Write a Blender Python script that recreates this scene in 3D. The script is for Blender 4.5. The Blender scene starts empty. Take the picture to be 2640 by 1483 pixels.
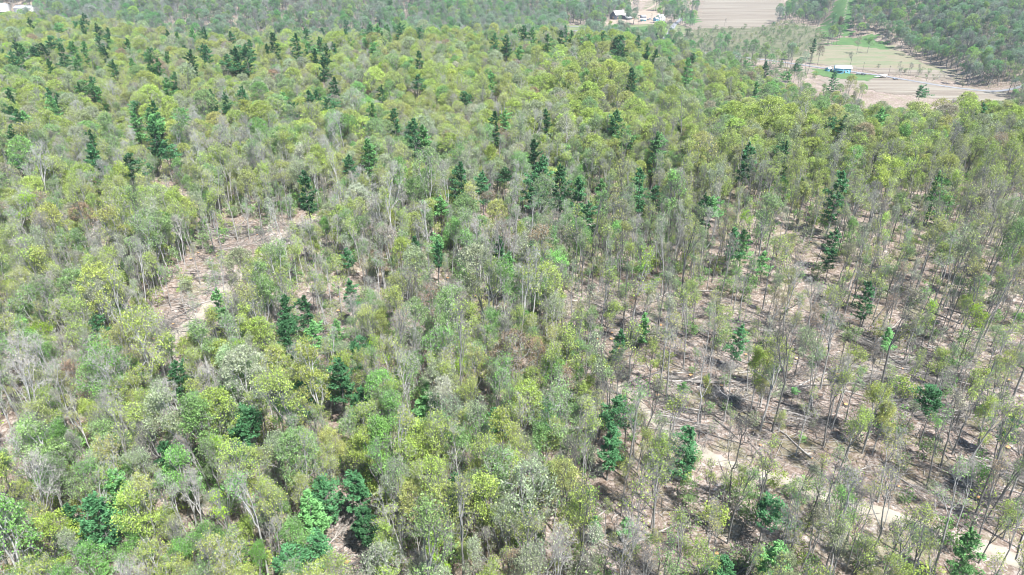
import bpy, math, random
import numpy as np
from mathutils import Vector

# ------------------------------------------------------------------ camera, light, exposure
S = bpy.context.scene
COL = S.collection
R = math.radians
PITCH = 27.5
cam_d = bpy.data.cameras.new("camera"); cam = bpy.data.objects.new("camera", cam_d); COL.objects.link(cam)
cam.location = (0, 0, 90); cam.rotation_euler = (R(90 - PITCH), 0, 0)
cam_d.sensor_width = 36; cam_d.lens = 24.33; cam_d.clip_end = 20000; cam_d.clip_start = 1
S.camera = cam
SUN = Vector((0.60, -0.78, 0)).normalized() * math.cos(R(57)) + Vector((0, 0, math.sin(R(57))))
W = bpy.data.worlds.new("World"); S.world = W; W.use_nodes = True
nt = W.node_tree
sky = nt.nodes.new("ShaderNodeTexSky"); sky.sky_type = 'NISHITA'; sky.sun_disc = False
sky.sun_elevation = R(57); sky.sun_rotation = math.atan2(SUN.x, SUN.y)
sky.air_density = 1.0; sky.dust_density = 0.6
nt.links.new(sky.outputs[0], nt.nodes["Background"].inputs[0]); nt.nodes["Background"].inputs[1].default_value = 0.105
sl = bpy.data.lights.new("sun", 'SUN'); sl.energy = 4.9; sl.angle = R(0.5); sl.color = (1, 0.98, 0.945)
so = bpy.data.objects.new("sun", sl); COL.objects.link(so); so.rotation_euler = SUN.to_track_quat('Z', 'Y').to_euler()
S.view_settings.view_transform = 'Standard'; S.view_settings.look = 'None'; S.view_settings.gamma = 1
S.view_settings.exposure = 1.06
HAZE = 0.00010
WB1 = (-646, 984); WB2 = (-681, 994)
S.cycles.filter_width = 1.05
S.cycles.max_bounces = 5; S.cycles.diffuse_bounces = 3; S.cycles.transmission_bounces = 2; S.cycles.volume_bounces = 0
S.cycles.sample_clamp_indirect = 6
rnd = random.Random(7); rng = np.random.default_rng(7)

# ------------------------------------------------------------------ terrain shape
def sm(t):
    t = np.clip(t, 0, 1); return t * t * (3 - 2 * t)
YC = ([-.95, -.7, -.6, -.51, -.455, -.40, -.21, -.07, .06, .17, .225, .30, .35, .42, .46, .6, 1], [705, 705, 670, 622, 560, 555, 568, 584, 584, 560, 548, 560, 545, 490, 445, 430, 420])
YN = ([.2, .29, .346, .46, .729, 1.2], [325, 302, 306, 318, 328, 320])
DD = ([.15, .22, .29, .35, .42, .50], [0, -7, -19, -30, -40, -42])
EE = ([-.9, -.1, .05, .1, .17, .30, .38, .41, .45, .56, .65, .73, 1.0], [790, 790, 1000, 1230, 1500, 1650, 1560, 1150, 945, 850, 655, 580, 480])
def height(x, y):
    x = np.asarray(x, float); y = np.asarray(y, float)
    yy = np.maximum(y, 30.0)
    s = np.clip(x / yy, -.95, 1.2)
    D = np.interp(s, *DD)
    n = D * sm((yy - np.interp(s, *YN)) / 90)
    c = (-42 - D) * sm((yy - np.interp(s, *YC)) / 130)
    d = np.maximum(yy - np.interp(s, *EE), 0)
    rise = 0.165 * d * np.exp(-d / 900) + 0.012 * d
    rise = rise * sm(d / 60)
    near = 1.6 * np.sin(x * .021 + 1) * np.cos(y * .017) + .9 * np.sin(x * .05 + y * .043)
    near = near * (1 - sm((yy - 380) / 100)) * sm((yy) / 60)
    far = sm(d / 150) * (9 * np.sin(x * .006 + y * .004) + 5 * np.sin(x * .013 - y * .009 + 2))
    return n + c + rise + near + far
def hz(x, y): return float(height(x, y))

# ------------------------------------------------------------------ helpers
def link(o, parent=None):
    COL.objects.link(o)
    if parent is not None: o.parent = parent
    return o
def tag(o, label=None, cat=None, group=None, kind=None):
    if label: o["label"] = label
    if cat: o["category"] = cat
    if group: o["group"] = group
    if kind: o["kind"] = kind
    return o
def empty(name, loc, rz=0, s=1.0):
    o = bpy.data.objects.new(name, None); link(o); o.location = loc; o.rotation_euler = (0, 0, rz); o.scale = (s, s, s)
    o.empty_display_size = .5
    return o

class MB:
    """collects faces; build() makes one mesh"""
    def __init__(self): self.v = []; self.f = []; self.m = []; self.n = 0
    def add(self, V, F, m=0):
        V = np.asarray(V, float); F = np.asarray(F, int)
        self.v.append(V); self.f.append(F + self.n); self.m.append(np.full(len(F), m)); self.n += len(V)
    def box(self, x0, x1, y0, y1, z0, z1, m=0):
        V = [(x0,y0,z0),(x1,y0,z0),(x1,y1,z0),(x0,y1,z0),(x0,y0,z1),(x1,y0,z1),(x1,y1,z1),(x0,y1,z1)]
        self.add(V, [(0,3,2,1),(4,5,6,7),(0,1,5,4),(1,2,6,5),(2,3,7,6),(3,0,4,7)], m)
    def tube(self, p0, p1, r0, r1, n=3, m=0):
        p0 = np.asarray(p0, float); p1 = np.asarray(p1, float)
        d = p1 - p0; L = np.linalg.norm(d)
        if L < 1e-5: return
        d /= L
        a = np.cross(d, (0, 0, 1) if abs(d[2]) < .9 else (1, 0, 0)); a /= np.linalg.norm(a); b = np.cross(d, a)
        t = np.arange(n) * 2 * math.pi / n
        ring = np.outer(np.cos(t), a) + np.outer(np.sin(t), b)
        V = np.vstack([p0 + ring * r0, p1 + ring * r1])
        i = np.arange(n); j = (i + 1) % n
        self.add(V, np.stack([i, j, j + n, i + n], 1), m)
    def prism(self, pts, z0, z1, m=0):
        n = len(pts); V = [(p[0], p[1], z0) for p in pts] + [(p[0], p[1], z1) for p in pts]
        self.add(V, [(i, (i+1) % n, (i+1) % n + n, i + n) for i in range(n)], m)
    def cards(self, C, A, B, m=0):
        """kite quads: centre C, half axes A and B"""
        k = len(C); bend = np.cross(A, B); bend = bend / (np.linalg.norm(bend, axis=1)[:, None] + 1e-9) * (np.linalg.norm(A, axis=1)[:, None] * .35)
        V = np.stack([C - A, C + B - bend, C + A, C - B - bend], 1).reshape(-1, 3)
        F = np.arange(4 * k).reshape(k, 4)
        self.add(V, F, m)
    def mesh(self, name, mats, smooth=False):
        me = bpy.data.meshes.new(name)
        V = np.vstack(self.v).astype(np.float32)
        L = np.concatenate([f.ravel() for f in self.f]); cnt = np.concatenate([np.full(len(f), f.shape[1]) for f in self.f])
        me.vertices.add(len(V)); me.vertices.foreach_set("co", V.ravel())
        me.loops.add(len(L)); me.loops.foreach_set("vertex_index", L.astype(np.int32))
        st = np.concatenate([[0], np.cumsum(cnt)[:-1]])
        me.polygons.add(len(cnt)); me.polygons.foreach_set("loop_start", st.astype(np.int32)); me.polygons.foreach_set("loop_total", cnt.astype(np.int32))
        me.polygons.foreach_set("material_index", np.concatenate(self.m).astype(np.int32))
        if smooth: me.polygons.foreach_set("use_smooth", np.ones(len(cnt), bool))
        me.update(calc_edges=True); me.validate()
        for m in mats: me.materials.append(m)
        return me
    def obj(self, name, mats, parent=None, smooth=False):
        if not isinstance(mats, (list, tuple)): mats = [mats]
        return link(bpy.data.objects.new(name, self.mesh(name, mats, smooth)), parent)

# ------------------------------------------------------------------ materials
def mat(name):
    m = bpy.data.materials.new(name); m.use_nodes = True; t = m.node_tree
    for n in list(t.nodes): t.nodes.remove(n)
    out = t.nodes.new("ShaderNodeOutputMaterial")
    return m, t, out
def N(t, kind, **kw):
    n = t.nodes.new(kind)
    for k, v in kw.items(): setattr(n, k, v)
    return n
def ramp(t, fac, stops):
    r = N(t, "ShaderNodeValToRGB"); e = r.color_ramp.elements
    while len(e) < len(stops): e.new(0.5)
    for i, (p, c) in enumerate(stops): e[i].position = p; e[i].color = (*c, 1)
    t.links.new(fac, r.inputs[0]); return r.outputs[0]
def noise(t, scale, detail=4, rough=.55, coord=None, dist=0):
    n = N(t, "ShaderNodeTexNoise"); n.inputs["Scale"].default_value = scale; n.inputs["Detail"].default_value = detail
    n.inputs["Roughness"].default_value = rough; n.inputs["Distortion"].default_value = dist
    if coord is not None: t.links.new(coord, n.inputs["Vector"])
    return n.outputs["Fac"]
def mixc(t, a, b, fac, mode='MIX'):
    m = N(t, "ShaderNodeMix", data_type='RGBA', blend_type=mode)
    for i, v in ((0, fac), (6, a), (7, b)):
        if hasattr(v, "is_linked"): t.links.new(v, m.inputs[i])
        elif isinstance(v, (int, float)): m.inputs[i].default_value = v
        else: m.inputs[i].default_value = (*v, 1)
    return m.outputs[2]
def flat(name, col, rough=.8, var=.25, scale=1.5, metal=0):
    m, t, out = mat(name); tc = N(t, "ShaderNodeTexCoord").outputs["Object"]
    b = N(t, "ShaderNodeBsdfPrincipled"); b.inputs["Roughness"].default_value = rough; b.inputs["Metallic"].default_value = metal
    c = ramp(t, noise(t, scale, 5, .6, tc), [(.3, [k * (1 - var) for k in col]), (.7, [min(1, k * (1 + var * .6)) for k in col])])
    t.links.new(c, b.inputs["Base Color"]); t.links.new(b.outputs[0], out.inputs[0]); return m

def leaf_mat(name, trans, v0=.62, v1=1.35):
    m, t, out = mat(name)
    at = N(t, "ShaderNodeAttribute", attribute_type='INSTANCER', attribute_name='tint')
    g = N(t, "ShaderNodeNewGeometry"); tc = N(t, "ShaderNodeTexCoord").outputs["Object"]
    a = noise(t, .55, 3, .6, tc)
    mr = N(t, "ShaderNodeMapRange"); t.links.new(a, mr.inputs[0]); mr.inputs[1].default_value = .3; mr.inputs[2].default_value = .7; mr.inputs[3].default_value = v0; mr.inputs[4].default_value = v1
    mr2 = N(t, "ShaderNodeMapRange"); t.links.new(g.outputs["Random Per Island"], mr2.inputs[0]); mr2.inputs[3].default_value = .65; mr2.inputs[4].default_value = 1.35
    mu = N(t, "ShaderNodeMath", operation='MULTIPLY'); t.links.new(mr.outputs[0], mu.inputs[0]); t.links.new(mr2.outputs[0], mu.inputs[1])
    vm = N(t, "ShaderNodeVectorMath", operation='SCALE'); t.links.new(at.outputs["Color"], vm.inputs[0]); t.links.new(mu.outputs[0], vm.inputs["Scale"])
    d = N(t, "ShaderNodeBsdfDiffuse"); tr = N(t, "ShaderNodeBsdfTranslucent"); mx = N(t, "ShaderNodeMixShader"); mx.inputs[0].default_value = trans
    t.links.new(vm.outputs[0], d.inputs[0]); t.links.new(vm.outputs[0], tr.inputs[0])
    t.links.new(d.outputs[0], mx.inputs[1]); t.links.new(tr.outputs[0], mx.inputs[2]); t.links.new(mx.outputs[0], out.inputs[0])
    return m
LEAF = leaf_mat("spring_leaves", .38)
NEEDLE = leaf_mat("pine_needles", .2, .7, 1.3)
def bark_mat(name, base):
    m, t, out = mat(name); tc = N(t, "ShaderNodeTexCoord").outputs["Object"]
    at = N(t, "ShaderNodeAttribute", attribute_type='INSTANCER', attribute_name='bark')
    c = ramp(t, noise(t, 1.1, 5, .65, tc), [(.3, [k * .6 for k in base]), (.55, base), (.75, [min(1, k * 1.45) for k in base])])
    mr = N(t, "ShaderNodeMapRange"); t.links.new(at.outputs["Fac"], mr.inputs[0]); mr.inputs[3].default_value = .55; mr.inputs[4].default_value = 1.75
    vm = N(t, "ShaderNodeVectorMath", operation='SCALE'); t.links.new(c, vm.inputs[0]); t.links.new(mr.outputs[0], vm.inputs["Scale"])
    d = N(t, "ShaderNodeBsdfDiffuse"); t.links.new(vm.outputs[0], d.inputs[0]); t.links.new(d.outputs[0], out.inputs[0]); return m
BARK = bark_mat("grey_bark", (.25, .245, .235))
TWIG = bark_mat("twig_bark", (.27, .255, .24))
DEAD = flat("dead_wood", (.36, .33, .30), .9, .45, 1.0)
DARKWOOD = flat("bark_on_logs", (.12, .112, .105), .9, .4, 1.0)
CUT = flat("fresh_cut_wood", (.62, .33, .14), .8, .2)

def ground_mat():
    m, t, out = mat("leaf_litter_ground"); geo = N(t, "ShaderNodeNewGeometry").outputs["Position"]
    big = noise(t, .035, 4, .6, geo, .6); mid = noise(t, .35, 5, .65, geo, .4); fine = noise(t, 1.05, 7, .74, geo, .8)
    c1 = ramp(t, fine, [(.33, (.07, .052, .04)), (.45, (.19, .148, .115)), (.54, (.34, .295, .265)), (.63, (.57, .53, .495))])
    c2 = ramp(t, mid, [(.3, (.22, .16, .13)), (.5, (.33, .275, .24)), (.7, (.42, .385, .35))])
    c = mixc(t, c1, c2, .22)
    grn = ramp(t, noise(t, .12, 5, .7, geo), [(.50, (0, 0, 0)), (.64, (1, 1, 1))])
    gm = N(t, "ShaderNodeMath", operation='MULTIPLY'); t.links.new(grn, gm.inputs[0]); gm.inputs[1].default_value = .5
    c = mixc(t, c, (.17, .20, .085), gm.outputs[0])
    c = mixc(t, c, ramp(t, big, [(.35, (.80, .74, .70)), (.65, (1.12, 1.08, 1.05))]), 1.0, 'MULTIPLY')
    b = N(t, "ShaderNodeBsdfDiffuse"); t.links.new(c, b.inputs[0])
    bp = N(t, "ShaderNodeBump"); bp.inputs["Strength"].default_value = .8; bp.inputs["Distance"].default_value = .35
    t.links.new(fine, bp.inputs["Height"]); t.links.new(bp.outputs[0], b.inputs["Normal"])
    t.links.new(b.outputs[0], out.inputs[0]); return m
GROUND = ground_mat()
def field_mat(name, stops, scale=.02, stretch=(1, 6, 1), rot=0.0, fine=.4):
    m, t, out = mat(name); geo = N(t, "ShaderNodeNewGeometry").outputs["Position"]
    mp = N(t, "ShaderNodeMapping"); mp.inputs["Rotation"].default_value = (0, 0, rot); mp.inputs["Scale"].default_value = stretch; t.links.new(geo, mp.inputs[0])
    c = ramp(t, noise(t, scale, 6, .62, mp.outputs[0], .5), stops)
    f = ramp(t, noise(t, .5, 5, .7, geo), [(.3, (.78, .78, .78)), (.7, (1.15, 1.15, 1.15))])
    c = mixc(t, c, f, fine, 'MULTIPLY')
    b = N(t, "ShaderNodeBsdfDiffuse"); t.links.new(c, b.inputs[0]); t.links.new(b.outputs[0], out.inputs[0]); return m

# ------------------------------------------------------------------ ground sheet
def axis(a, b, fine_a, fine_b, f, coarse):
    out = [fine_a]; s = f
    while out[-1] < fine_b: out.append(out[-1] + f)
    x = out[-1]; s = f
    while x < b: s = min(s * 1.12, coarse); x += s; out.append(x)
    x = out[0]; s = f; pre = []
    while x > a: s = min(s * 1.12, coarse); x -= s; pre.append(x)
    return np.array(pre[::-1] + out)
gx = axis(-5000, 5000, -220, 640, 5, 160); gy = axis(-1500, 9000, 20, 1300, 5, 200)
X, Y = np.meshgrid(gx, gy, indexing='ij'); Z = height(X, Y)
nx, ny = X.shape
idx = np.arange(nx * ny).reshape(nx, ny)
F = np.stack([idx[:-1, :-1], idx[1:, :-1], idx[1:, 1:], idx[:-1, 1:]], -1).reshape(-1, 4)
g = MB(); g.add(np.stack([X, Y, Z], -1).reshape(-1, 3), F)
tag(g.obj("ground", GROUND, smooth=True), "leaf-littered forest floor rolling down to the valley", kind="structure")

def inpoly(px, py, poly):
    px = np.asarray(px); py = np.asarray(py); r = np.zeros(px.shape, bool); n = len(poly)
    for i in range(n):
        x1, y1 = poly[i]; x2, y2 = poly[(i + 1) % n]
        c = ((y1 > py) != (y2 > py)) & (px < (x2 - x1) * (py - y1) / (y2 - y1 + 1e-12) + x1)
        r ^= c
    return r
def drape(name, poly, m, lift, step=6, label=None):
    """a sheet following the ground inside a polygon, with a ragged natural edge"""
    P = np.array(poly, float); x0, y0 = P.min(0) - step; x1, y1 = P.max(0) + step
    xs = np.arange(x0, x1 + step, step); ys = np.arange(y0, y1 + step, step)
    cx, cy = np.meshgrid(xs[:-1] + step / 2, ys[:-1] + step / 2, indexing='ij')
    wob = step * .8
    ins = inpoly(cx + wob * np.sin(cy * .21), cy + wob * np.sin(cx * .17), poly)
    X, Y = np.meshgrid(xs, ys, indexing='ij'); k = np.arange(X.size).reshape(X.shape)
    F = np.stack([k[:-1, :-1], k[1:, :-1], k[1:, 1:], k[:-1, 1:]], -1)[ins]
    used = np.unique(F); rm = -np.ones(X.size, int); rm[used] = np.arange(len(used))
    V = np.stack([X, Y, height(X, Y) + lift], -1).reshape(-1, 3)[used]
    b = MB(); b.add(V, rm[F])
    return tag(b.obj(name, m, smooth=True), label, kind="structure")
def ribbon(name, pts, width, m, lift, label=None, wav=0.0, step=3.0):
    P = np.array(pts, float); 
    for _ in range(2):
        Q = [P[0]]
        for a, b in zip(P[:-1], P[1:]): Q += [a * .75 + b * .25, a * .25 + b * .75]
        Q.append(P[-1]); P = np.array(Q)
    seg = np.linalg.norm(np.diff(P, axis=0), axis=1); s = np.concatenate([[0], np.cumsum(seg)])
    u = np.arange(0, s[-1], step); C = np.stack([np.interp(u, s, P[:, 0]), np.interp(u, s, P[:, 1])], 1)
    T = np.gradient(C, axis=0); T /= np.linalg.norm(T, axis=1)[:, None]; Nn = np.stack([-T[:, 1], T[:, 0]], 1)
    k = 5; w = np.linspace(-.5, .5, k); rows = []
    for i in range(len(C)):
        ww = width * (1 + wav * math.sin(u[i] * .35) * .5 + wav * rnd.uniform(-.4, .4))
        rows.append(C[i] + np.outer(w * ww, Nn[i]))
    A = np.array(rows); n = len(C); Zz = height(A[..., 0], A[..., 1]) + lift
    V = np.concatenate([A, Zz[..., None]], -1).reshape(-1, 3); k2 = np.arange(n * k).reshape(n, k)
    F = np.stack([k2[:-1, :-1], k2[1:, :-1], k2[1:, 1:], k2[:-1, 1:]], -1).reshape(-1, 4)
    b = MB(); b.add(V, F); return tag(b.obj(name, m, smooth=True), label, kind="structure")

TRACK = field_mat("bare_track_soil", [(.3, (.26, .22, .175)), (.5, (.36, .32, .26)), (.7, (.44, .40, .33))], .25, (1, 1, 1))
tracks = [([(24, 127), (29.6, 113), (37.5, 102.6), (47, 97), (57, 91), (68, 85), (81, 76.6), (95, 68), (112, 62)], 3.0),
          ([(-10, 214), (0, 217), (10, 217), (24, 221), (34, 226)], 4.0),
          ([(-70, 222), (-76, 207), (-78, 189), (-80, 169), (-80, 152), (-84, 138)], 3.6),
          ([(-47, 240), (-58, 232), (-70, 222)], 3.5)]
for p, w in tracks: ribbon("track", p, w, TRACK, .07, "pale dirt logging track through the thinned woods", .35, 1.5)
BIGF = field_mat("tilled_field_soil", [(.36, (.185, .155, .125)), (.5, (.25, .215, .175)), (.64, (.30, .275, .225))], .02, (.4, 5, 1), .1)
HAY = field_mat("dry_grass_field", [(.3, (.20, .18, .12)), (.45, (.26, .23, .165)), (.6, (.18, .21, .12)), (.75, (.33, .30, .23))], .03, (.7, 3, 1), -.2)
GRASS = field_mat("mown_grass", [(.3, (.075, .15, .055)), (.7, (.13, .205, .085))], .05, (1, 1, 1))
PAST = field_mat("rough_pasture", [(.3, (.12, .17, .075)), (.5, (.18, .21, .11)), (.7, (.25, .24, .165))], .05, (1, 2, 1))
DIRT = field_mat("farm_yard_dirt", [(.3, (.29, .23, .17)), (.6, (.38, .31, .25)), (.8, (.43, .38, .32))], .06, (1, 1, 1))
ASPH = field_mat("worn_asphalt", [(.3, (.22, .225, .24)), (.7, (.30, .305, .32))], .1, (1, 1, 1), 0, .2)
SCRUBG = field_mat("scrub_ground", [(.3, (.10, .12, .065)), (.5, (.155, .16, .10)), (.7, (.21, .19, .145))], .06, (1, 1, 1))
fields = []
def field(name, poly, m, lift, step=6, label=None): fields.append(poly); return drape(name, poly, m, lift, step, label)
field("scrub_ground", [(215,960),(262,1060),(265,1078),(360,1087),(402,1124),(440,1150),(452,1086),(424,982),(400,922),(387,902),(314,809),(275,814),(173,896),(130,940)], SCRUBG, .10, 8, "rough brushy meadow below the big field")
field("field", [(264.6,1077),(347,1371),(420,1640),(579,1640),(483,1303),(402,1124),(360,1086)], BIGF, .16, 8, "big bare tan field above the farm")
field("field", [(314,809),(387,902),(425,922),(476,902),(450,796),(456,736),(433,675),(409,702),(358,748),(324,788)], HAY, .18, 5, "straw and green field north of the road")
fields.pop(); fields.append([(314,809),(387,902),(425,922),(476,902),(450,796),(456,736),(433,675),(409,702),(358,748),(324,788)])
drape("field", [(322,790),(362,765),(405,750),(452,736),(436,690),(430,670),(409,702),(358,748)], BIGF, .26, 5, "brown tilled strip right above the road")
field("field", [(306,700),(341,698),(384,698),(418,655),(440,632),(430,600),(400,590),(356,615),(330,640),(290,670)], BIGF, .18, 5, "brown tilled field below the road")
field("field", [(284,790),(314,741),(310,719),(287,755)], BIGF, .18, 5, "small brown patch left of the lawn")
field("lawn", [(312,756),(331,741),(371,704),(341,688),(315,700),(306,715)], GRASS, .24, 4, "bright green lawn round the roadside house")
field("field", [(400,922),(441,971),(473,950),(470,890),(452,880),(427,915)], GRASS, .20, 6, "green meadow strip at the wood edge")
field("field", [(70,983),(80,1124),(138,1096),(216,1134),(252,1134),(261,1064),(217,964),(143,950)], PAST, .14, 6, "patchy green pasture in front of the barn")
field("field", [(238,1336),(315,1640),(385,1640),(330,1400),(320,1337),(291,1317)], HAY, .20, 7, "pale hay field behind the farm yard")
field("field", [(454,1087),(537,1213),(528,1134),(446,972),(424,983)], GRASS, .20, 6, "green clearing among the far trees")
field("lawn", [(269,1213),(308,1323),(309,1242),(289,1134),(271,1134)], GRASS, .28, 5, "rounded green lawn behind the white farmhouse")
drape("lawn", [(100,1060),(140,1075),(210,1110),(222,1080),(190,1010),(140,1010),(100,1020)], GRASS, .24, 5, "green lawn strip before the barn")
field("yard", [(135,1105),(160,1180),(192,1266),(220,1317),(256,1317),(262,1242),(252,1160),(214,1124),(185,1134)], DIRT, .30, 5, "tan dirt farm yard round the barn")
ribbon("road", [(120,960),(173,896),(275,814),(305,783),(337,745),(366,719),(388,684.5),(409,653),(435,635),(484,629),(560, 620)], 5.2, ASPH, .36, "pale grey country road along the valley", 0, 4)
ribbon("drive", [(200,960),(215,1002),(235,1078),(250,1130),(264,1165),(280,1215)], 7, ASPH, .42, "curved grey driveway up to the farm", 0, 4)
ribbon("drive", [(91,1040),(133,1090),(150,1120),(178,1213),(225,1300),(250,1350),(295,1487),(318,1600)], 7, DIRT, .38, "tan dirt lane past the barn", 0, 4)
ribbon("road", [(20,1110),(67,1105),(91,1098),(120,1085),(140,1078)], 5, ASPH, .46, "thin pale lane left of the farm", 0, 4)
ribbon("path", [(60,1035),(80,1045),(105,1060),(130,1080)], 4, ASPH, .50, "short pale path meeting the lane", 0, 4)
ribbon("road", [(560,930),(610,905),(660,900),(720,905),(800,900)], 5, ASPH, .5, "pale cut through the right hillside woods", 0, 4)

# ------------------------------------------------------------------ tree prototypes
def kmeans(P, k):
    c = P[rng.choice(len(P), k, replace=False)]
    for _ in range(5):
        d = ((P[:, None] - c[None]) ** 2).sum(-1); a = d.argmin(1)
        for i in range(k):
            if (a == i).any(): c[i] = P[a == i].mean(0)
    return a
def branching(mb, pos, tips, rtip, m, frac=.42, depth=0):
    n = len(tips); r = rtip * n ** .46
    if n == 1 or depth > 8:
        for t in tips: mb.tube(pos, t, rtip * 1.2, rtip * .5, 3, m)
        return
    a = kmeans(tips, 3 if (n > 30 and depth == 0) else 2)
    for i in np.unique(a):
        sub = tips[a == i]; c = sub.mean(0)
        nxt = pos + (c - pos) * (frac + rng.uniform(-.08, .08)) + rng.normal(0, .03, 3) * np.linalg.norm(c - pos)
        rs = rtip * len(sub) ** .46
        sides = 5 if rs > .07 else (4 if rs > .035 else 3)
        mid = (pos + nxt) / 2 + rng.normal(0, .05, 3) * np.linalg.norm(nxt - pos)
        r2 = min(r, rs * 1.15)
        mb.tube(pos, mid, r2, rs * 1.05, sides, m); mb.tube(mid, nxt, rs * 1.05, rs, sides, m)
        branching(mb, nxt, sub, rtip, m, frac, depth + 1)
def crown_tips(n, H, base, rad, seed, lobes=5):
    """tips on the shells of several uneven leaf masses, with gaps between them"""
    pts = []; wts = []
    off = rng.uniform(0, 2 * math.pi); k = lobes + 3; sk = rng.normal(0, .22, 2) * rad
    L = []
    for i in range(k):
        hh = rng.uniform(0, 1) ** .75
        d = rad * rng.uniform(.25, .85) * (1.05 - .55 * hh)
        L.append((off + i * 2.4 + rng.uniform(-.5, .5), d, base + (H - base) * (.12 + .74 * hh), rng.uniform(.26, .50) * rad, rng.uniform(.25, 1.25)))
    L.append((0, 0, base + (H - base) * .84, .42 * rad, 1.0))
    pr = np.array([l[3] ** 2 for l in L]); pr /= pr.sum()
    while len(pts) < n:
        a, d, z, r, w = L[rng.choice(len(L), p=pr)]
        v = rng.normal(0, 1, 3); v[2] += .35; v /= np.linalg.norm(v); v *= r * rng.uniform(.35, 1) ** .6
        p = np.array([math.cos(a) * d + v[0] + sk[0], math.sin(a) * d + v[1] + sk[1], z + v[2] * .85])
        if p[2] < base * .75: continue
        pts.append(p); wts.append(w * rng.choice([.0, .5, 1.0, 1.6], p=[.16, .24, .36, .24]))
    return np.array(pts), np.array(wts)
def leaf_cards(mb, tips, per, size, m, spread=.55, flatz=.7, wt=None):
    cnt = np.round(per * (np.ones(len(tips)) if wt is None else wt)).astype(int); k = int(cnt.sum())
    C = np.repeat(tips, cnt, 0) + rng.normal(0, spread, (k, 3)) * (1, 1, flatz)
    a = rng.normal(0, 1, (k, 3)); a[:, 2] *= .6; a /= np.linalg.norm(a, axis=1)[:, None]
    b = np.cross(a, rng.normal(0, 1, (k, 3))); b /= np.linalg.norm(b, axis=1)[:, None]
    s = size * rng.uniform(.55, 1.3, (k, 1))
    mb.cards(C, a * s, b * s * .75, m)
def twigs(mb, tips, per, length, w, m):
    for t in tips:
        for _ in range(per):
            d = rng.normal(0, 1, 3); d[2] = abs(d[2]) * .8 + .15; d /= np.linalg.norm(d)
            p = t - d * length * .25 + rng.normal(0, .2, 3)
            e = p + d * length * rng.uniform(.6, 1.2)
            q = np.cross(d, rng.normal(0, 1, 3)); q = q / np.linalg.norm(q) * w
            mb.add([p - q, p + q, e], [(0, 1, 2)], m)
def broadleaf(seed, H, base, rad, ntips, per, lsize, twig=5, forks=1, lean=.03):
    global rng
    rng = np.random.default_rng(seed)
    tr = MB(); cr = MB()
    tips, wts = crown_tips(ntips, H, base, rad, seed, lobes=rng.integers(4, 7))
    fork = np.array([rng.normal(0, .3), rng.normal(0, .3), base * rng.uniform(.82, 1.0)])
    r0 = .011 * H + .02; rt = .02
    rf = rt * ntips ** .46 * .95
    p = np.array([0, 0, -1.0]); k = 5
    r0 = max(r0, rf * 1.25)
    for i in range(k):
        f = (i + 1) / k; q = np.array([fork[0] * f + rng.normal(0, .06), fork[1] * f + rng.normal(0, .06), -1 + (fork[2] + 1) * f]) if i < k - 1 else fork
        tr.tube(p, q, r0 * (1 - .3 * i / k) if i else r0 * 1.35, r0 * (1 - .3 * f), 7); p = q
    branching(tr, fork, tips, rt, 0)
    twigs(cr, tips, twig, .95, .022, 1)
    if per: leaf_cards(cr, tips, per, lsize, 0, .42, .8, wts)
    if not per: pass
    return tr, cr
def dome(seed, H, base, rad, ntips, per, lsize):
    global rng
    rng = np.random.default_rng(seed); tr = MB(); cr = MB(); pts = []; w = []
    bumps = rng.normal(0, 1, (9, 3)); bumps[:, 2] = np.abs(bumps[:, 2]); bumps /= np.linalg.norm(bumps, axis=1)[:, None]
    while len(pts) < ntips:
        v = rng.normal(0, 1, 3); v[2] += .75; v /= np.linalg.norm(v)
        if v[2] < -.35: continue
        k = .80 + .24 * np.clip((bumps @ v).max(), 0, 1) ** 4 + rng.normal(0, .04)
        k *= rng.choice([1, rng.uniform(.5, .9)], p=[.75, .25])
        pts.append(np.array([v[0] * rad, v[1] * rad, base + (H - base) * .38 + v[2] * (H - base) * .60]) * (k, k, 1) + (0, 0, (k - 1) * 3)); w.append(rng.choice([.3, 1, 1.6], p=[.25, .45, .3]))
    tips = np.array(pts); fork = np.array([rng.normal(0, .3), rng.normal(0, .3), base * .8]); rt = .02
    tr.tube((0, 0, -1), fork, rt * ntips ** .46 * 1.4, rt * ntips ** .46, 7); branching(tr, fork, tips, rt, 0)
    twigs(cr, tips, 5, .9, .022, 1); leaf_cards(cr, tips, per, lsize, 0, .38, .7, np.array(w))
    return tr, cr
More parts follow.
